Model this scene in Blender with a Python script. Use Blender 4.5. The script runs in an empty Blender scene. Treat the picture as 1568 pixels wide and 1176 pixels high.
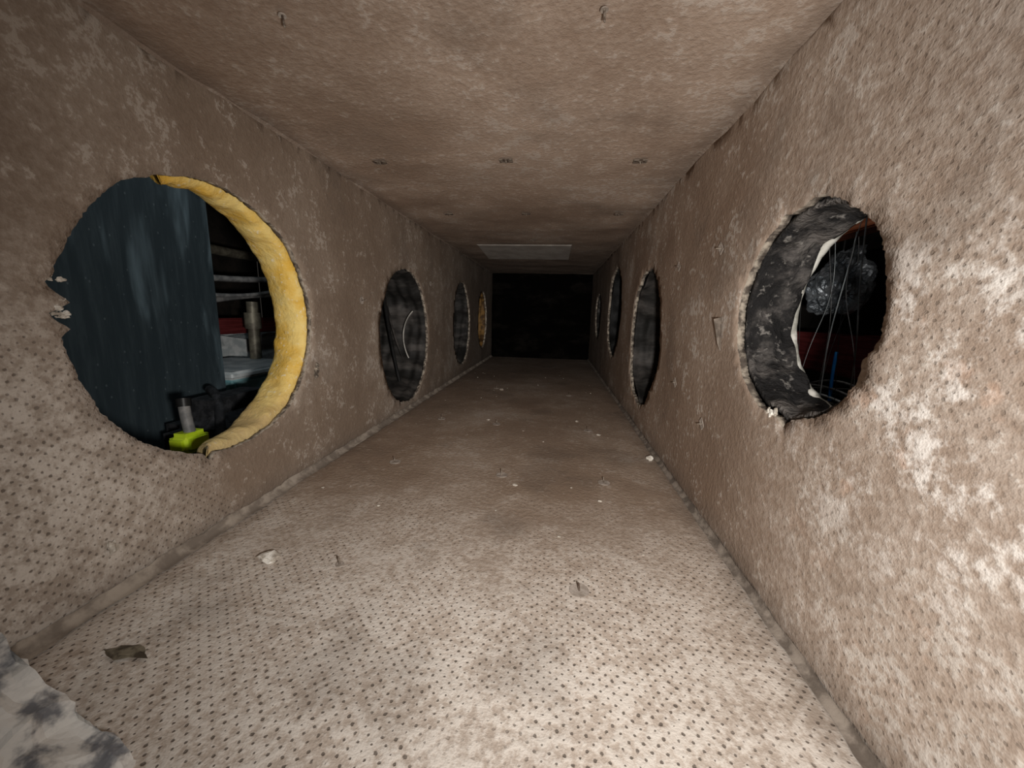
import bpy, bmesh, math, random
from mathutils import Matrix, Vector, noise
from mathutils.geometry import delaunay_2d_cdt
random.seed(7)
C=bpy.context.collection
sc=bpy.context.scene
try:
    sc.view_settings.view_transform='Standard'
    sc.view_settings.look='None'
except Exception: pass
XL,XR,ZT,Y0,Y1=-.37,.192,.474,.148,2.25

# ---------------------------------------------------------------- materials
class NT:
    def __init__(s,name):
        s.m=bpy.data.materials.new(name); s.m.use_nodes=True
        s.t=s.m.node_tree; s.n=s.t.nodes; s.b=s.n['Principled BSDF']
    def put(s,inp,v):
        if v is None: return
        if isinstance(v,bpy.types.NodeSocket): s.t.links.new(v,inp)
        else: inp.default_value=v
    def coord(s): return s.n.new('ShaderNodeTexCoord').outputs['Object']
    def math(s,op,a,b=None,c=None,clamp=False):
        n=s.n.new('ShaderNodeMath'); n.operation=op; n.use_clamp=clamp
        s.put(n.inputs[0],a); s.put(n.inputs[1],b); s.put(n.inputs[2],c); return n.outputs[0]
    def noise(s,v,scale,detail=4,rough=.55,dist=0,col=False):
        n=s.n.new('ShaderNodeTexNoise'); s.put(n.inputs['Vector'],v)
        n.inputs['Scale'].default_value=scale; n.inputs['Detail'].default_value=detail
        n.inputs['Roughness'].default_value=rough; n.inputs['Distortion'].default_value=dist
        return n.outputs['Color' if col else 'Fac']
    def voro(s,v,scale,out='Distance'):
        n=s.n.new('ShaderNodeTexVoronoi'); s.put(n.inputs['Vector'],v); n.inputs['Scale'].default_value=scale
        return n.outputs[out]
    def scale(s,v,x,y,z,off=(0,0,0)):
        n=s.n.new('ShaderNodeMapping'); s.put(n.inputs['Vector'],v); n.inputs['Scale'].default_value=(x,y,z)
        n.inputs['Location'].default_value=off; return n.outputs[0]
    def sep(s,v):
        n=s.n.new('ShaderNodeSeparateXYZ'); s.put(n.inputs[0],v); return n.outputs
    def map(s,v,a,b,c=0,d=1):
        n=s.n.new('ShaderNodeMapRange'); n.interpolation_type='SMOOTHSTEP'
        s.put(n.inputs[0],v); 
        for i,k in enumerate((a,b,c,d)): s.put(n.inputs[i+1],k)
        return n.outputs[0]
    def mix(s,f,a,b,mode='MIX'):
        n=s.n.new('ShaderNodeMix'); n.data_type='RGBA'; n.blend_type=mode
        s.put(n.inputs[0],f)
        for i,k in ((6,a),(7,b)):
            if isinstance(k,tuple) and len(k)==3: k=k+(1,)
            s.put(n.inputs[i],k)
        return n.outputs[2]
    def bump(s,h,st=.4,d=.002):
        n=s.n.new('ShaderNodeBump'); s.put(n.inputs['Height'],h); n.inputs['Strength'].default_value=st
        n.inputs['Distance'].default_value=d; s.t.links.new(n.outputs[0],s.b.inputs['Normal'])
    def fin(s,col,rough=.9,metal=0,spec=.2):
        if isinstance(col,tuple) and len(col)==3: col=col+(1,)
        s.put(s.b.inputs['Base Color'],col); s.put(s.b.inputs['Roughness'],rough)
        s.put(s.b.inputs['Metallic'],metal); s.put(s.b.inputs['Specular IOR Level'],spec)
        return s.m

def liner(name,ax,seed=0,white=.5,dots=.9,tint=(1,1,1),paleY=.62,dotY=(.2,.7),blotch=0,lint=.5,far_dark=.5,dotZ=None,paleZ=None,smear=.35):
    N=NT(name); co=N.coord(); S=N.sep(co)
    v=N.scale(co,1,1,1,(seed*3.1,seed*1.7,seed*2.3))
    big=N.noise(v,5,3,.55); med=N.noise(v,34,3,.55); spk=N.noise(v,150,3,.7)
    lo=tuple(a*b for a,b in zip((.285,.216,.166),tint)); hi=tuple(a*b for a,b in zip((.375,.298,.238),tint))
    grain=N.math('ADD',N.math('MULTIPLY',med,.35),N.math('MULTIPLY',spk,.65))
    col=N.mix(N.map(N.math('ADD',N.math('MULTIPLY',big,.6),N.math('MULTIPLY',grain,.4)),.38,.6),lo,hi)
    pale=N.math('ADD',N.map(S[1],.15,paleY,1,0),N.math('MULTIPLY',N.math('SUBTRACT',big,.5),1.3),clamp=True)  # paler towards the front end, broken up by noise
    if paleZ: pale=N.math('MULTIPLY',pale,N.map(S[2],paleZ[0],paleZ[1],1,.25))
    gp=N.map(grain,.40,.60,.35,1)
    col=N.mix(N.math('MULTIPLY',N.math('MULTIPLY',gp,pale),white),col,(.76,.70,.635))
    lin=N.math('ADD',N.math('MULTIPLY',spk,.55),N.math('MULTIPLY',med,.45))
    sp=N.map(N.math('ADD',lin,N.math('MULTIPLY',N.math('SUBTRACT',big,.5),.25)),.55,.60)
    col=N.mix(N.math('MULTIPLY',sp,lint),col,(.59,.53,.47))
    if blotch:
        bl=N.map(N.math('ADD',N.math('MULTIPLY',N.noise(v,24,5,.72),.75),N.math('MULTIPLY',spk,.25)),.49,.62)
        area=N.math('MULTIPLY',N.map(S[1],.18,.42,1,0),N.map(S[2],.08,.18,.3,1))
        area=N.math('MULTIPLY',area,N.map(S[2],.25,.35,1,.1))
        col=N.mix(N.math('MULTIPLY',N.math('MULTIPLY',bl,area),blotch),col,(.84,.79,.74))
        rust=N.map(N.noise(v,36,2,.6),.6,.7)
        col=N.mix(N.math('MULTIPLY',rust,N.math('MULTIPLY',area,.4)),col,(.66,.43,.31))
    sm=N.map(N.noise(v,7,3,.6),.54,.68)
    col=N.mix(N.math('MULTIPLY',sm,smear),col,(.16,.125,.10))
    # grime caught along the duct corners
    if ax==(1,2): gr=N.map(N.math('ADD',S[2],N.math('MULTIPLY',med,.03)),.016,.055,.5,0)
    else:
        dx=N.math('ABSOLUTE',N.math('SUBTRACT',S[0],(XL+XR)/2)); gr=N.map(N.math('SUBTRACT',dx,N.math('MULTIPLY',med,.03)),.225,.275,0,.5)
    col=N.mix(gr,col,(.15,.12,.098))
    col=N.mix(N.map(S[1],.7,1.9,0,far_dark),col,(.07,.055,.045))  # colour gets darker towards the far end
    d=.0086
    a=N.math('ADD',S[ax[0]],N.math('MULTIPLY',med,.003)); b=N.math('ADD',S[ax[1]],N.math('MULTIPLY',big,.004))
    p=N.math('DIVIDE',N.math('ADD',a,b),d); q=N.math('DIVIDE',N.math('SUBTRACT',a,b),d)
    fp=N.math('SUBTRACT',N.math('FRACT',p),.5); fq=N.math('SUBTRACT',N.math('FRACT',q),.5)
    r=N.math('SQRT',N.math('ADD',N.math('MULTIPLY',fp,fp),N.math('MULTIPLY',fq,fq)))
    rr=N.math('ADD',r,N.math('MULTIPLY',N.math('SUBTRACT',spk,.5),.55))
    dot=N.map(rr,.07,.19,1,0)
    dmi=N.math('ADD',N.noise(v,10,3,.6),N.map(S[1],dotY[0],dotY[1],.18,-.2))
    if dotZ: dmi=N.math('ADD',dmi,N.map(S[2],dotZ[0],dotZ[1],.05,-.3))
    dm=N.map(dmi,.38,.68)
    dot=N.math('MULTIPLY',N.math('MULTIPLY',dot,dm),dots)
    col=N.mix(dot,col,(.11,.088,.072))
    h=N.math('SUBTRACT',grain,N.math('MULTIPLY',dot,.25))
    N.bump(h,.7,.003)
    return N.fin(col,.92,0,.15)

M={}
M['floor']=liner('dusty_liner_floor',(0,1),1,.85,.85,(1.02,.985,.95),.62,(.2,.65),lint=.3,far_dark=.6)
M['left']=liner('dusty_liner_left',(1,2),2,.75,.75,(.80,.785,.76),.45,(.15,.55),lint=.4,far_dark=.75,dotZ=(.16,.32),paleZ=(.16,.34))
M['right']=liner('dusty_liner_right',(1,2),3,.35,.4,(.96,.90,.86),.6,(.1,.5),blotch=.8,lint=.6,far_dark=.75)
M['ceil']=liner('dusty_liner_ceiling',(0,1),4,.15,.0,(1.06,.99,.95),.9,(.1,.4),lint=.35,far_dark=.65,smear=.25)
def simple(name,c1,c2,sc_=30,rough=.8,metal=0,bump=.3,spec=.3,lohi=(.4,.62),stretch=(1,1,1),bd=.002):
    N=NT(name); v=N.scale(N.coord(),*stretch); n=N.noise(v,sc_,4,.6)
    col=N.mix(N.map(n,*lohi),c1,c2)
    if bump: N.bump(n,bump,bd)
    return N.fin(col,rough,metal,spec)
M['cut']=simple('cut_board_edge',(.10,.08,.065),(.42,.36,.29),90,.95,bump=.8)
N=NT('dark_end_wall'); co=N.coord()
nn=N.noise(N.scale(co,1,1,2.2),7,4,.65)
N.bump(nn,.4,.01); M['end']=N.fin(N.mix(N.map(nn,.46,.8),(.0014,.0012,.001),(.009,.0072,.006)),.95,0,.03)  # near-black base colour stands in for the unlit far end
N=NT('yellow_glass_wool'); co=N.coord(); S=N.sep(co); n1=N.noise(co,22,4,.65); n2=N.noise(co,160,3,.6)
col=N.mix(N.map(n1,.35,.65),(.84,.52,.09),(.95,.72,.26))
col=N.mix(N.map(n2,.58,.75),col,(.95,.85,.6))
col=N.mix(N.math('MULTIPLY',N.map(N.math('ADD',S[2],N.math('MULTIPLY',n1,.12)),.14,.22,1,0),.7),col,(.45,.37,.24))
N.bump(N.math('ADD',n1,N.math('MULTIPLY',n2,.5)),.8,.004); M['wool']=N.fin(col,.95,0,.1)
N=NT('sooty_collar_lining'); co=N.coord(); n1=N.noise(co,20,5,.65); n2=N.noise(co,120,3,.6)
col=N.mix(N.map(n1,.42,.66),(.016,.015,.015),(.15,.135,.125)); col=N.mix(N.map(n2,.58,.72),col,(.20,.185,.17))
N.bump(N.math('ADD',n1,n2),1,.005); M['collar']=N.fin(col,.9)
M['rim']=simple('white_collar_rim',(.32,.31,.27),(.68,.66,.6),60,.7,bump=.4)
M['flex']=simple('grey_flex_liner',(.010,.009,.008),(.085,.076,.07),14,.7,bump=.7,lohi=(.40,.72),bd=.006,stretch=(.5,1.5,1.5))
M['flexy']=simple('ochre_flex_liner',(.06,.03,.01),(.22,.12,.035),26,.7,bump=.5)
M['black']=simple('black_cap',(.004,.004,.004),(.012,.012,.012),20,.7,bump=.2)
M['pin']=simple('rusty_pin',(.09,.06,.045),(.32,.27,.22),200,.6,.3,bump=.3)
M['dust']=simple('dust_coated_washer',(.3,.25,.21),(.46,.4,.35),120,.9,bump=.3)
M['tuft']=simple('pale_fibre',(.42,.37,.31),(.8,.76,.69),120,.95,bump=.8)
M['crumb']=simple('dusty_crumb',(.25,.2,.16),(.6,.55,.48),40,.95,bump=.4)
M['grey']=simple('broken_mastic',(.16,.16,.17),(.66,.63,.59),60,.9,bump=1,lohi=(.36,.56))
M['seam']=simple('dusty_seam',(.13,.105,.085),(.28,.235,.195),60,.95,bump=.7)
M['bead']=simple('mastic_bead',(.20,.165,.135),(.38,.325,.27),40,.9,bump=.6)
M['patch']=simple('ceiling_patch_board',(.25,.22,.195),(.32,.29,.26),20,.6,bump=.2)

# ---------------------------------------------------------------- helpers
def obj(name,verts,faces,mats,smooth=False,parent=None,fm=None):
    me=bpy.data.meshes.new(name); me.from_pydata([tuple(v) for v in verts],[],faces)
    for m in (mats if isinstance(mats,list) else [mats]): me.materials.append(m)
    if fm:
        for p,i in zip(me.polygons,fm): p.material_index=i
    if smooth:
        for p in me.polygons: p.use_smooth=True
    me.update()
    o=bpy.data.objects.new(name,me); C.objects.link(o)
    if parent: o.parent=parent
    return o
def empty(name):
    e=bpy.data.objects.new(name,None); C.objects.link(e); return e
def ragged(cu,cv,ru,rv,seed,n=260,amp=.016,notch=()):
    pts=[]
    for i in range(n):
        a=2*math.pi*i/n
        k=1+amp*noise.noise(Vector((math.cos(a)*2.2,math.sin(a)*2.2,seed)))*1.6
        k+=amp*.8*noise.noise(Vector((math.cos(a)*9,math.sin(a)*9,seed+5)))
        k+=amp*.7*noise.noise(Vector((math.cos(a)*34,math.sin(a)*34,seed+9)))
        for (na,w,dp) in notch:
            d=(math.degrees(a)-na+180)%360-180
            if abs(d)<w: k+=dp*(1-abs(d)/w)
        pts.append((cu+ru*k*math.cos(a),cv+rv*k*math.sin(a)))
    return pts
def inside(p,poly):
    x,y=p; c=False; j=len(poly)-1
    for i in range(len(poly)):
        xi,yi=poly[i]; xj,yj=poly[j]
        if (yi>y)!=(yj>y) and x<(xj-xi)*(y-yi)/(yj-yi)+xi: c=not c
        j=i
    return c
def panel(name,fn,outline,holes,mat,step=.016,thick=.007,amp=.0012,seed=0):
    """planar duct liner sheet with ragged holes; fn(u,v,h)->xyz with h pointing out of the duct"""
    pts=[];edges=[]
    def ring(poly):
        s=len(pts); pts.extend(Vector(p) for p in poly); k=len(poly)
        edges.extend((s+i,s+(i+1)%k) for i in range(k))
    ring(outline)
    for h in holes: ring(h)
    us=[p[0] for p in outline]; vs=[p[1] for p in outline]
    grow=[]
    for h in holes:
        cu=sum(p[0] for p in h)/len(h); cv=sum(p[1] for p in h)/len(h)
        grow.append(([(cu+(p[0]-cu)*1.03,cv+(p[1]-cv)*1.03) for p in h],min(p[0] for p in h)-.01,max(p[0] for p in h)+.01))
    u=min(us)+step/2
    while u<max(us):
        v=min(vs)+step/2
        while v<max(vs):
            if inside((u,v),outline) and not any(a<u<b and inside((u,v),g) for g,a,b in grow):
                pts.append(Vector((u+random.uniform(-.2,.2)*step,v+random.uniform(-.2,.2)*step)))
            v+=step
        u+=step
    co,_,fs,_,_,_=delaunay_2d_cdt(pts,edges,[],0,1e-6)
    keep=[]
    for f in fs:
        c=sum((co[i] for i in f),Vector((0,0)))/len(f)
        if inside(c,outline) and not any(inside(c,h) for h in holes): keep.append(list(f))
    V=[]
    for p in co:
        h=noise.noise(Vector((p[0]*9,p[1]*9,seed)))*amp+noise.noise(Vector((p[0]*35,p[1]*35,seed+3)))*amp*.35
        V.append(Vector(fn(p[0],p[1],h)))
    o=obj(name,V,keep,[mat,M['cut']],True)
    me=o.data; bm=bmesh.new(); bm.from_mesh(me)
    loose=[v for v in bm.verts if not v.link_faces]; bmesh.ops.delete(bm,geom=loose,context='VERTS')
    bmesh.ops.recalc_face_normals(bm,faces=bm.faces)
    hd=Vector(fn(.5,.2,1))-Vector(fn(.5,.2,0)); bm.faces.ensure_lookup_table()
    if bm.faces[0].normal.dot(hd)>0: bmesh.ops.reverse_faces(bm,faces=bm.faces)
    bm.to_mesh(me); bm.free()
    s=o.modifiers.new('thick','SOLIDIFY'); s.thickness=thick; s.offset=-1; s.material_offset_rim=1
    return o
def edge_line(a,b,n,seed,amp):
    out=[]
    for i in range(n):
        t=i/n; p=Vector(a).lerp(Vector(b),t)
        d=Vector((-(b[1]-a[1]),b[0]-a[0])).normalized()
        p=p+d*amp*(noise.noise(Vector((t*9,seed,0)))+.5*noise.noise(Vector((t*40,seed,1)))); out.append((p.x,p.y))
    return out
HL=[(.402,.233,.152,.146),(.94,.186,.155,.166),(1.515,.205,.135,.16),(1.94,.215,.11,.14)]
HR=[(.346,.255,.093,.086),(.88,.20,.138,.148),(1.35,.262,.145,.145),(1.85,.25,.12,.1)]
def rect(u0,u1,v0,v1,seed,ra=.004):
    return edge_line((u0,v0),(u1,v0),60,seed,0)+edge_line((u1,v0),(u1,v1),20,seed+1,0)+edge_line((u1,v1),(u0,v1),60,seed+2,0)+edge_line((u0,v1),(u0,v0),40,seed+3,ra)
hl=[ragged(*HL[0],1.0,300,.014,[(173,3,-.07),(168,2.5,.03),(177,1.8,.03),(181,2.5,-.05),(255,3,.05)]),
    ragged(*HL[1],2.0,220,.022,[(250,6,.04)]),ragged(*HL[2],3.0,160,.022),ragged(*HL[3],4.0,120,.02)]
hr=[ragged(*HR[0],11.0,300,.026,[(70,6,.06),(262,6,.08),(200,8,-.04)]),
    ragged(*HR[1],12.0,220,.045,[(100,7,.07)]),ragged(*HR[2],13.0,160,.045),ragged(*HR[3],14.0,120,.03)]
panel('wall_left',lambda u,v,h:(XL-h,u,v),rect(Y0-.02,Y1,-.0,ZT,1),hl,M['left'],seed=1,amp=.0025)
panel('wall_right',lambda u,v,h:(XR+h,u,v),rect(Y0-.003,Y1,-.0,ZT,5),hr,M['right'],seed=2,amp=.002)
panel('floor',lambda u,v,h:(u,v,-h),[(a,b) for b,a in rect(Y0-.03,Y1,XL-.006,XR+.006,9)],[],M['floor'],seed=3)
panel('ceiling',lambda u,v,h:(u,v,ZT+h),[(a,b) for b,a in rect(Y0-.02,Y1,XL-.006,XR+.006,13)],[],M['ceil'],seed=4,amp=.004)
g=[];f=[]
nx,nz=24,20
for j in range(nz+1):
    for i in range(nx+1):
        x=XL+(XR-XL)*i/nx; z=ZT*j/nz
        g.append((x,Y1-.002-.014*abs(noise.noise(Vector((x*12,z*12,3)))),z))
for j in range(nz):
    for i in range(nx):
        a=j*(nx+1)+i; f.append((a,a+1,a+nx+2,a+nx+1))
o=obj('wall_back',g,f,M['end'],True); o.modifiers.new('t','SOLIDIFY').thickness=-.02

def seam(name,x,z,r,mat,seed,sx,sz,y0=Y0,am=1):
    V=[];F=[];n=260;k=6
    for i in range(n+1):
        y=y0+(Y1-.02-y0)*i/n
        for j in range(k+1):
            a=math.pi/2*j/k
            rr=r*(1+am*(.35*noise.noise(Vector((y*28,a*2,seed)))+.25*noise.noise(Vector((y*90,a*3,seed+2)))))
            V.append((x+sx*rr*(1-math.sin(a)*.98)*1.0,y,z+sz*rr*(1-math.cos(a)*.98)))
        if i:
            for j in range(k):
                a=(i-1)*(k+1)+j; F.append((a,a+1,a+k+2,a+k+1))
    return obj(name,V,F,mat,True)
seam('trim_1',XL+.001,.001,.009,M['bead'],1,1,1)
seam('trim_2',XR-.001,.001,.006,M['seam'],2,-1,1)
seam('trim_3',XL-.004,ZT+.004,.016,M['ceil'],3,1,-1,am=.2)
seam('trim_4',XR+.004,ZT+.004,.016,M['ceil'],4,-1,-1,am=.2)

# ---------------------------------------------------------------- yellow insulation ring in the near left opening
def wool_ring(name,cy,cz,ry,rz,a0,a1,depth,x0,sgn,mat,thick=.022,seed=0,inset=.0):
    V=[];F=[];n=120;prof=[(0,0.003),(.08,-.004),(.3,-.008),(.55,-.007),(.8,-.004),(1,.004),(1,thick),(.5,thick+.002),(0,thick)]
    m=len(prof)
    for i in range(n+1):
        t=i/n; a=math.radians(a0+(a1-a0)*t); tap=min(1,math.sin(math.pi*min(max(t,.0),1))**.32+.02)
        low=max(0,(t-.6)/.4)
        for (px_,pr) in prof:
            nz_=noise.noise(Vector((math.cos(a)*6,math.sin(a)*6,px_*2+seed)))*.006+noise.noise(Vector((math.cos(a)*20,math.sin(a)*20,px_*5+seed)))*.003
            d=pr+nz_+inset-(.005*math.sin(math.pi*low) if pr<.01 else 0)
            V.append((x0+sgn*px_*depth*tap,cy+(ry+d)*math.cos(a),cz+(rz+d)*math.sin(a)))
        if i:
            for j in range(m):
                b=(i-1)*m; F.append((b+j,b+(j+1)%m,b+m+(j+1)%m,b+m+j))
    F.append(tuple(range(m))); F.append(tuple(range(n*m,n*m+m))[::-1])
    o=obj(name,V,F,mat,True); s=o.modifiers.new('s','SUBSURF'); s.levels=1; s.render_levels=1
    return o
cy,cz,ry,rz=HL[0]
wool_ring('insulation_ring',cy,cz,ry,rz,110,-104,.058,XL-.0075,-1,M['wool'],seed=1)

def tube(cx,cy,cz,ry,rz,sgn,L,seg=96,rings=14,seed=0,amp=.003,taper=0,rib=0,nr=0,drift=0):
    V=[];F=[]
    for i in range(rings+1):
        t=i/rings
        for j in range(seg):
            a=2*math.pi*j/seg
            d=amp*noise.noise(Vector((math.cos(a)*4,math.sin(a)*4,t*3+seed)))-taper*t
            if rib: d+=rib*math.cos(2*math.pi*(t*nr+j/seg+.6*noise.noise(Vector((math.cos(a),math.sin(a),t*2+seed)))))
            V.append((cx+sgn*L*t,cy+(ry+d)*math.cos(a)+drift*t*t,cz+(rz+d)*math.sin(a)))
        if i:
            for j in range(seg):
                b=(i-1)*seg; F.append((b+j,b+(j+1)%seg,b+seg+(j+1)%seg,b+seg+j))
    return V,F
cy,cz,ry,rz=HR[0]
e=empty('flex_duct_collar')
V,F=tube(XR+.0075,cy,cz,ry+.002,rz+.002,1,.045,seed=3,amp=.006,taper=.003)
o=obj('felt_lining',V,F,M['collar'],True,e); o.modifiers.new('t','SOLIDIFY').thickness=.006
V=[];F=[];n=128
for i in range(n):
    a=2*math.pi*i/n
    for j in range(8):
        b=2*math.pi*j/8; r=-.0035+.003*math.cos(b)+.002*noise.noise(Vector((math.cos(a)*8,math.sin(a)*8,2)))
        V.append((XR+.053+.004*math.sin(b),cy+(ry+r)*math.cos(a),cz+(rz+r)*math.sin(a)))
    for j in range(8):
        F.append((i*8+j,i*8+(j+1)%8,((i+1)%n)*8+(j+1)%8,((i+1)%n)*8+j))
obj('white_rim',V,F,M['rim'],True,e)

def flex(H,x,sgn,L,mat,seed):
    cy,cz,ry,rz=H
    e=empty('flex_duct')
    V,F=tube(x,cy,cz,ry+.004,rz+.002,sgn,L,seg=80,rings=72,seed=seed,amp=.016,taper=.02,rib=.0022,nr=6,drift=.02)
    o=obj('corrugated_liner',V,F,mat,True,e); o.modifiers.new('t','SOLIDIFY').thickness=.003
    V=[(x+sgn*L,cy+.02+(ry+.008)*math.cos(2*math.pi*i/48),cz+(rz+.006)*math.sin(2*math.pi*i/48)) for i in range(48)]
    V+=[(x+sgn*(L+.03),cy+.02+(ry*.5)*math.cos(2*math.pi*i/48),cz+(rz*.5)*math.sin(2*math.pi*i/48)) for i in range(48)]
    F=[(i,(i+1)%48,48+(i+1)%48,48+i) for i in range(48)]+[tuple(range(48,96))]
    obj('dark_end_cap',V,F,M['black'],True,e)  # black cap closes the stub, standing in for unlit duct depth
    return e
fl=flex(HL[1],XL-.008,-1,.20,M['flex'],1); flex(HL[2],XL-.008,-1,.2,M['flex'],2); flex(HL[3],XL-.008,-1,.15,M['flexy'],3)
flex(HR[1],XR+.009,1,.22,M['flex'],4); flex(HR[2],XR+.009,1,.2,M['black'],5); flex(HR[3],XR+.009,1,.15,M['flex'],6)

def boxm(name,a,b,mat,parent=None,bev=.004,rot=None,rough=0,sub=0):
    bm=bmesh.new(); bmesh.ops.create_cube(bm,size=1)
    a=Vector(a);b=Vector(b); c=(a+b)/2; d=b-a
    for v in bm.verts: v.co=Vector((v.co.x*d.x,v.co.y*d.y,v.co.z*d.z))
    if sub: bmesh.ops.subdivide_edges(bm,edges=bm.edges,cuts=sub,use_grid_fill=True)
    if rough:
        for v in bm.verts: v.co+=Vector((noise.noise(v.co*25),noise.noise(v.co*25+Vector((5,0,0))),noise.noise(v.co*25+Vector((0,9,0)))))*rough
    elif bev: bmesh.ops.bevel(bm,geom=bm.edges,offset=bev,segments=3,affect='EDGES')
    if rot: bmesh.ops.rotate(bm,verts=bm.verts,cent=(0,0,0),matrix=Matrix.Rotation(rot[0],3,rot[1]))
    bmesh.ops.translate(bm,verts=bm.verts,vec=c)
    me=bpy.data.meshes.new(name); bm.to_mesh(me); bm.free(); me.materials.append(mat)
    o=bpy.data.objects.new(name,me); C.objects.link(o)
    if parent: o.parent=parent
    return o
def cable(name,pts,r,mat,parent=None):
    cu=bpy.data.curves.new(name,'CURVE'); cu.dimensions='3D'; cu.bevel_depth=r; cu.bevel_resolution=3
    s=cu.splines.new('NURBS'); s.points.add(len(pts)-1); s.use_endpoint_u=True; s.order_u=4
    for p,q in zip(s.points,pts): p.co=(*q,1)
    cu.materials.append(mat); o=bpy.data.objects.new(name,cu); C.objects.link(o)
    if parent: o.parent=parent
    return o
M['strand']=simple('pale_wire_strand',(.25,.24,.22),(.5,.48,.44),30,.6)
cable('wire_strand_1',[(XL-.02,1.03,.25),(XL-.05,1.03,.22),(XL-.06,1.035,.17),(XL-.04,1.045,.12)],.0018,M['strand'],fl)
cable('wire_strand_2',[(XL-.04,.88,.335),(XL-.07,.98,.27),(XL-.08,1.02,.2),(XL-.06,1.05,.12)],.0025,M['flex'],fl)
cable('wire_strand_3',[(XL-.02,.85,.30),(XL-.06,.95,.25),(XL-.07,1.0,.15),(XL-.05,1.0,.06)],.004,M['black'],fl)

# ---------------------------------------------------------------- liner pins with washers
def pin(name,P,up,L=.016,r=.011,bend=(.1,.05),square=False,washer='pin'):
    up=Vector(up); t=up.orthogonal().normalized(); b=up.cross(t)
    if abs(up.z)>.5: t=Vector((1,0,0)); b=Vector((0,1,0))
    P=Vector(P); V=[];F=[]; n=4 if square else 20
    def disc(r1,h):
        s=len(V)
        for i in range(n):
            a=2*math.pi*i/n+(math.pi/4 if square else 0); k=1.6 if square else 1
            V.append(P+t*r1*k*math.cos(a)+b*r1*math.sin(a)+up*h)
        return s
    a0=disc(r,0);a1=disc(r,.0008);a2=disc(r*.3,.0004)
    for x,y in((a0,a1),(a1,a2)):
        F.extend((x+i,x+(i+1)%n,y+(i+1)%n,y+i) for i in range(n))
    F.append(tuple(range(a2,a2+n))); nf=len(F)
    m=8; ax=(up+t*bend[0]+b*bend[1]).normalized(); prev=None
    for (h,rr) in((0,.0010),(L*.9,.0009),(L,.0005)):
        s=len(V)
        for i in range(m):
            a=2*math.pi*i/m; V.append(P+ax*h+t*rr*math.cos(a)+b*rr*math.sin(a))
        if prev is not None: F.extend((prev+i,prev+(i+1)%m,s+(i+1)%m,s+i) for i in range(m))
        prev=s
    F.append(tuple(range(prev,prev+m)))
    return obj(name,V,F,[M['pin'],M[washer]],fm=[1]*nf+[0]*(len(F)-nf))
for i,(x,y) in enumerate([(-.203,.323),(.032,.32),(-.258,.586),(-.074,.563),(.083,.561),(.08,.829),(-.125,.84),(-.26,.86),(-.19,1.262),(.05,1.2)]):
    pin('liner_pin',(x,y,.0005),(0,0,1),.010,.009 if i!=0 else .004,(random.uniform(-.2,.2),random.uniform(-.2,.2)),washer='dust')
for i,(x,y) in enumerate([(-.275,.605),(-.083,.607),(.11,.618),(-.254,.91),(-.077,.91),(.126,.917),(-.218,.317),(.025,.33),(-.08,1.22)]):
    pin('liner_pin',(x,y,ZT-.004),(0,0,-1),.008 if y<.4 else .004,.003 if y<.4 else .0085,(.1,.1),square=(y>.4),washer='pin' if y>.4 else 'dust')
for y,z in [(.709,.268),(1.12,.33)]: pin('liner_pin',(XL+.002,y,z),(1,0,0),.01,.007,washer='dust')
for y,z in [(.501,.332),(.497,.118),(.62,.15),(.66,.33)]: pin('liner_pin',(XR-.002,y,z),(-1,0,0),.006,.006,square=True,washer='dust')

# ---------------------------------------------------------------- crumbs, tufts, broken pieces
def blob(V,F,P,s,seed,flat=(1,1,1)):
    bm=bmesh.new(); bmesh.ops.create_icosphere(bm,subdivisions=2,radius=1)
    b=len(V)
    for v in bm.verts:
        k=1+.75*noise.noise(v.co*1.4+Vector((seed,seed*2,0)))+.3*noise.noise(v.co*4+Vector((0,seed,0)))
        V.append(Vector((v.co.x*flat[0],v.co.y*flat[1],v.co.z*flat[2]))*k*s+Vector(P))
    F.extend(tuple(b+v.index for v in f.verts) for f in bm.faces); bm.free()
V=[];F=[]
for i in range(46):
    y=.3+random.random()**1.1*1.3; x=random.uniform(XL+.03,XR-.02); s=random.choice([.0007,.0009,.0012,.0015])
    blob(V,F,(x,y,.001+s*.4),s,i,(1.3,1,.6))
for (x,y,s) in [(.07,.50,.002),(-.05,.53,.0025),(-.06,.80,.002),(-.17,1.24,.005),(.1,.80,.003),(-.15,.87,.0035),(.06,.9,.0025)]:
    blob(V,F,(x,y,s*.4),s,x*100,(1.5,1,.6))
obj('debris_crumbs',V,F,M['crumb'])
V=[];F=[]; blob(V,F,(-.276,.320,.004),.009,3,(1.3,.8,.5)); obj('foam_chunk',V,F,M['tuft'])
V=[];F=[]; blob(V,F,(.176,.672,.003),.006,8,(1.1,.8,.7)); obj('foam_chunk',V,F,M['tuft'])
V=[];F=[]; blob(V,F,(XL+.004,.257,.047),.0045,5,(.6,.8,1.3)); obj('foam_chunk',V,F,M['tuft'])
V=[];F=[]; blob(V,F,(-.300,.207,.002),.012,12,(1.2,.45,.10)); obj('leaf_scrap',V,F,simple('brown_scrap',(.06,.045,.03),(.2,.17,.12),90,.8))
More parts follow.
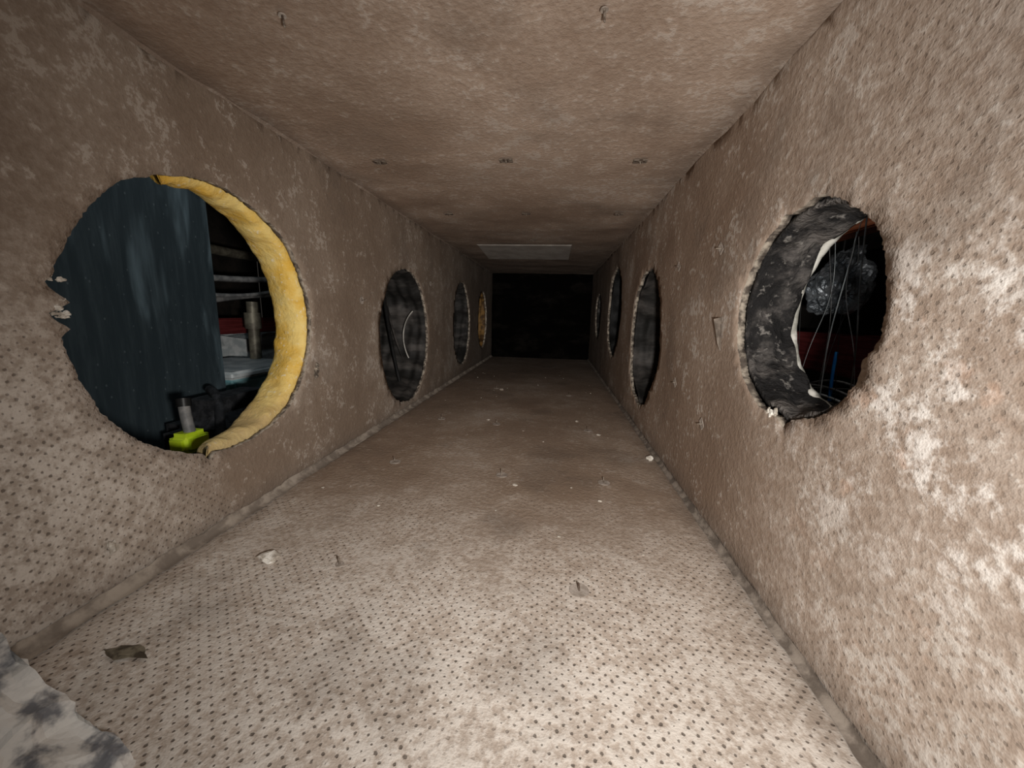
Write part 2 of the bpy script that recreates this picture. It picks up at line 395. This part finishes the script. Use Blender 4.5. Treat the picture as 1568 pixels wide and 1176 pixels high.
# frayed liner fibres at the torn edge of the near left opening
rs=random.Random(4); V=[];F=[]
for k in range(26):
    z=rs.choice([.243,.250,.268])+rs.uniform(-.004,.004); y=.2535+rs.uniform(-.004,.005)
    blob(V,F,(XL-.002+rs.uniform(-.002,.003),y,z),rs.uniform(.0008,.0023),k*3.3,(.8,rs.uniform(.8,2),rs.uniform(.5,1.2)))
obj('torn_fibre_tuft',V,F,M['tuft'])
V=[];F=[]
for k,(y,z,s) in enumerate([(.558,.155,.005),(.556,.147,.004),(.561,.163,.0035)]): blob(V,F,(XL+.001,y,z),s,k*5,(.6,.9,1))
obj('torn_fibre_tuft',V,F,M['cut'])
V=[];F=[]
for k,(y,z,s) in enumerate([(.352,.168,.003),(.347,.172,.0025),(.358,.170,.0025)]): blob(V,F,(XR,y,z),s,k*5+2,(.6,.9,1.3))
obj('torn_fibre_tuft',V,F,M['tuft'])
V=[(XR-.001,.478,.252),(XR-.010,.474,.250),(XR-.006,.466,.222),(XR-.001,.470,.214)]
o=obj('torn_liner_sliver',V,[(0,1,2,3)],M['seam']); o.modifiers.new('t','SOLIDIFY').thickness=.0015
x0,x1,y0,y1=-.27,.04,1.30,1.52
V=[(x0,y0,ZT-.003),(x1,y0,ZT-.003),(x1,y1,ZT-.003),(x0,y1,ZT-.003),(x0+.004,y0+.004,ZT-.006),(x1-.004,y0+.004,ZT-.006),(x1-.004,y1-.004,ZT-.020),(x0+.004,y1-.004,ZT-.020)]
F=[(4,5,6,7),(0,1,5,4),(1,2,6,5),(2,3,7,6),(3,0,4,7)]
obj('ceiling_access_patch',V,F,M['patch'])

def remnant(name,poly,y0,y1,mat,seed):
    poly=[Vector(p) for p in poly]; fine=[]
    for i in range(len(poly)):
        a,b=poly[i],poly[(i+1)%len(poly)]; k=max(2,int((b-a).length/.004))
        for j in range(k):
            p=a.lerp(b,j/k); q=.004*noise.noise(Vector((p.x*70,p.y*70,seed)))
            fine.append((p.x+q,p.y+q*.8))
    bm=bmesh.new(); L=6; rings=[]
    for l in range(L+1):
        t=l/L; y=y0+(y1-y0)*t
        rings.append([bm.verts.new((p[0]+.005*noise.noise(Vector((p[0]*80,y*110,seed))),y+.003*noise.noise(Vector((p[0]*150,y*10,p[1]*150))),p[1]+.005*noise.noise(Vector((p[1]*80,y*110,seed+4))))) for p in fine])
    k=len(fine)
    for l in range(L):
        for i in range(k): bm.faces.new((rings[l][i],rings[l][(i+1)%k],rings[l+1][(i+1)%k],rings[l+1][i]))
    bm.faces.new(rings[0][::-1]); bm.faces.new(rings[-1])
    bmesh.ops.triangulate(bm,faces=[f for f in bm.faces if len(f.verts)>4])
    bmesh.ops.recalc_face_normals(bm,faces=bm.faces)
    me=bpy.data.meshes.new(name); bm.to_mesh(me); bm.free(); me.materials.append(mat)
    o=bpy.data.objects.new(name,me); C.objects.link(o); return o
remnant('front_panel_remnant',[(XL-.01,.085),(-.335,.084),(-.326,.070),(-.305,.071),(-.292,.068),(-.288,.056),(-.262,.035),(-.259,.022),(-.240,.014),(-.216,-.004),(XL-.01,-.004)],.118,.150,M['grey'],1)

# ---------------------------------------------------------------- attic seen through the openings
N=NT('blue_black_board'); co=N.coord(); S=N.sep(co)
st=N.noise(N.scale(co,1,60,6),1,5,.7); st2=N.noise(N.scale(co,1,8,1.8,(0,1.2,.4)),1.6,4,.55,.4)
col=N.mix(N.map(st,.4,.75),(.033,.047,.055),(.056,.076,.086))
col=N.mix(N.math('MULTIPLY',N.map(st2,.54,.72),.6),col,(.22,.30,.34))
drop=N.map(N.voro(N.scale(co,1,70,45),1),.06,.14,1,0)
col=N.mix(N.math('MULTIPLY',drop,.2),col,(.3,.36,.38))
N.bump(st,.15,.002); bm_=N.fin(col,.6,0,.25)
M['attic']=simple('attic_dark_wood',(.010,.008,.006),(.024,.018,.014),8,.9)
M['red']=simple('red_brown_beam',(.10,.012,.012),(.17,.026,.026),30,.7,stretch=(1,.2,3))
M['wood']=simple('orange_joist',(.30,.08,.03),(.45,.15,.07),30,.7,stretch=(1,.2,3))
M['foil']=simple('crumpled_foil',(.10,.11,.12),(.30,.32,.34),20,.4,.6,bump=1.0,bd=.01)
M['wire']=simple('grey_cable',(.16,.16,.16),(.32,.31,.3),30,.5,bump=.1)
M['wireb']=simple('black_cable',(.01,.01,.01),(.02,.02,.02),30,.4,bump=.1)
M['blue']=simple('blue_plastic',(.01,.15,.5),(.02,.25,.65),30,.4,bump=.1)
M['lime']=simple('lime_plastic',(.55,.75,.02),(.68,.88,.05),30,.35,bump=.1)
M['pvc']=simple('white_pvc',(.5,.55,.56),(.75,.78,.78),20,.5,bump=.1)
M['cyan']=simple('cyan_plastic',(.2,.45,.5),(.4,.66,.7),20,.4,bump=.1)
M['bag']=simple('black_fabric',(.012,.013,.015),(.035,.036,.04),60,.8,bump=.5)
M['pipe']=simple('tarnished_pipe',(.12,.105,.08),(.22,.2,.15),30,.5,.3,bump=.3)

boxm('leaning_board',(-.82,.12,-.26),(-.80,.847,.50),bm_,bev=.002)
boxm('attic_floor',(-2.6,-.4,-.30),(-.42,3.2,-.26),M['attic'])
boxm('attic_floor',(.25,-.4,-.30),(2.6,3.2,-.26),M['attic'])
boxm('attic_wall_left',(-2.64,-.4,-.26),(-2.6,3.2,1.3),M['attic'])
boxm('attic_wall_right',(2.6,-.4,-.26),(2.64,3.2,1.3),M['attic'])
boxm('attic_wall_back',(-2.6,3.2,-.26),(2.6,3.24,1.3),M['attic'])
boxm('attic_roof',(-2.64,-.4,1.3),(2.64,3.24,1.34),M['attic'])
e=empty('pipe_rack')
cable('pipe_1',[(-1.3,1.05,.36),(-1.28,1.35,.34),(-1.25,1.7,.38)],.012,M['wire'],e)
cable('pipe_2',[(-1.2,1.1,.24),(-1.22,1.35,.30),(-1.2,1.7,.31)],.010,M['wire'],e)
cable('pipe_3',[(-1.2,1.12,.30),(-1.18,1.35,.27),(-1.2,1.6,.33)],.007,M['wire'],e)
cable('pipe_4',[(-1.15,1.36,-.26),(-1.15,1.365,.1),(-1.15,1.37,.27)],.020,M['pipe'],e)
cable('pipe_4_coupling',[(-1.15,1.366,.17),(-1.15,1.366,.2),(-1.15,1.366,.23)],.028,M['pipe'],e)
cable('pipe_5',[(-1.45,1.3,.5),(-1.45,1.6,.47),(-1.45,2.0,.5)],.02,M['pipe'],e)
boxm('rafter_brace',(-1.5,1.15,.13),(-1.44,2.2,.20),M['red'])
boxm('rafter_brace',(-1.2,.6,.64),(-1.1,2.2,.74),M['attic'])
e=empty('plastic_crate')
boxm('body',(-1.25,1.06,-.26),(-.98,1.36,.03),M['cyan'],e,.012); boxm('lid',(-1.27,1.04,.03),(-.96,1.38,.055),M['pvc'],e,.008)
boxm('handle',(-.985,1.18,-.04),(-.965,1.28,.0),M['pvc'],e,.005)
boxm('insulation_batt',(-2.1,1.5,-.26),(-1.56,2.6,.10),M['pvc'],rough=.05,sub=6)
e=empty('tool_bag')
boxm('body',(-.72,.57,-.262),(-.57,.80,.080),M['bag'],e,.05)
boxm('side_pocket',(-.58,.60,-.20),(-.535,.74,.02),M['bag'],e,.02)
cable('strap',[(-.60,.58,-.1),(-.575,.60,.05),(-.62,.64,.093),(-.68,.68,.087)],.008,M['bag'],e)
e=empty('work_flashlight')
boxm('body',(-.555,.472,.035),(-.52,.517,.066),M['lime'],e,.008)
cable('handle',[(-.535,.494,.064),(-.54,.495,.087),(-.545,.499,.104)],.0075,M['wire'],e)
cable('lens_cap',[(-.545,.499,.102),(-.546,.500,.108),(-.547,.501,.114)],.0095,M['wireb'],e)
boxm('storage_box',(-.565,.44,-.262),(-.49,.55,.034),M['bag'],bev=.006)
boxm('red_beam',(.90,.5,.08),(1.0,2.2,.21),M['red'])
boxm('ceiling_joist',(.72,1.02,.47),(.78,1.6,.54),M['wood'])
boxm('ceiling_joist',(1.3,.6,.55),(1.36,2.4,.66),M['attic'])
e=empty('foil_wrapped_duct')
bm=bmesh.new(); bmesh.ops.create_icosphere(bm,subdivisions=5,radius=1); V=[]
for v in bm.verts:
    c=v.co; k=1+.5*noise.noise(c*1.5)+.2*abs(noise.noise(c*5))+.09*abs(noise.noise(c*13))
    V.append((.84+c.x*k*.07,1.28+c.y*k*.05+c.z*.03,.37+c.z*k*.075+c.x*.05))
F=[tuple(v.index for v in f.verts) for f in bm.faces]; bm.free()
obj('foil_jacket',V,F,M['foil'],parent=e)
cable('hanger_strap',[(.84,1.3,1.3),(.84,1.3,.8),(.84,1.3,.40)],.003,M['wireb'],e)
e=empty('cable_tangle')
random.seed(11)
for i in range(8):
    x=random.uniform(.6,.85); y=random.uniform(1.0,1.35)*x/.78
    cable('cable_%d'%i,[(x,y,1.3),(x,y,.75),(x+random.uniform(-.03,.03),y+random.uniform(-.1,.1),.5),(x,y+random.uniform(-.12,.12),.3),(x,y+random.uniform(-.12,.12),.1),(x,y+random.uniform(-.05,.05),-.26)],random.choice([.0008,.001,.0014]),M[random.choice(['wire','wire','wireb','pvc'])],e)
for i in range(10):
    z=random.uniform(-.04,.10); y=1.0+random.uniform(-.05,.05)
    cable('cable_b%d'%i,[(.72,y-.2,z-.1),(.72,y-.05,z+random.uniform(-.04,.05)),(.74,y+.1,z+random.uniform(-.05,.05)),(.78,y+.35,z-.06)],.003,M[random.choice(['wire','pvc','wireb','wire'])],e)
cable('cable_blue',[(.74,1.10,.04),(.74,1.11,.12),(.75,1.12,.17)],.004,M['blue'],e)

# ---------------------------------------------------------------- lights
def lamp(name,kind,loc,energy,color=(1,1,1),size=.05,look=None,falloff=None,spot=None,kc=.3):
    l=bpy.data.lights.new(name,kind); l.energy=energy; l.color=color
    if kind in('POINT','SPOT'): l.shadow_soft_size=size
    if kind=='SPOT': l.spot_size=math.radians(spot[0]); l.spot_blend=spot[1]
    o=bpy.data.objects.new(name,l); C.objects.link(o); o.location=loc
    if look is not None: o.rotation_euler=(Vector(look)-Vector(loc)).to_track_quat('-Z','Y').to_euler()
    if falloff:
        l.use_nodes=True; t=l.node_tree; em=[n for n in t.nodes if n.type=='EMISSION'][0]
        f_=t.nodes.new('ShaderNodeLightFalloff'); f_.inputs['Strength'].default_value=falloff; f_.inputs['Smooth'].default_value=0
        mu=t.nodes.new('ShaderNodeMath'); mu.operation='MULTIPLY_ADD'; mu.inputs[1].default_value=kc
        t.links.new(f_.outputs['Constant'],mu.inputs[0]); t.links.new(f_.outputs['Linear'],mu.inputs[2])
        t.links.new(mu.outputs[0],em.inputs['Strength'])
    return o
lamp('phone_flash','SPOT',(.04,.0,.22),18.5,(1,.965,.92),.012,(.095,.55,.115),falloff=1.0,spot=(166,1),kc=.22)
lamp('attic_fill_light','POINT',(-.62,.75,.95),3,(.8,.93,1),.06)  # fill lamp added to brighten the leaning board, no visible source
lamp('attic_fill_light','POINT',(.62,.9,.8),1.8,(1,.95,.9),.06)  # unseen fill lamp added for the clutter beyond the right opening
w=bpy.data.worlds.new('attic_dark'); sc.world=w; w.use_nodes=True
w.node_tree.nodes['Background'].inputs[0].default_value=(.5,.45,.4,1); w.node_tree.nodes['Background'].inputs[1].default_value=.05

# ---------------------------------------------------------------- camera
th=math.atan(106/589); ps=math.atan(68*math.cos(th)/589)
R=Matrix.Rotation(math.radians(-1.4),3,'Y')@Matrix.Rotation(ps,3,'Z')@Matrix.Rotation(math.pi/2-th,3,'X')
cam=bpy.data.objects.new('camera',bpy.data.cameras.new('camera')); C.objects.link(cam)
cam.data.lens=13.52; cam.data.sensor_width=36; cam.data.clip_start=.01
cam.matrix_world=Matrix.Translation((0,0,.25))@R.to_4x4()
sc.camera=cam
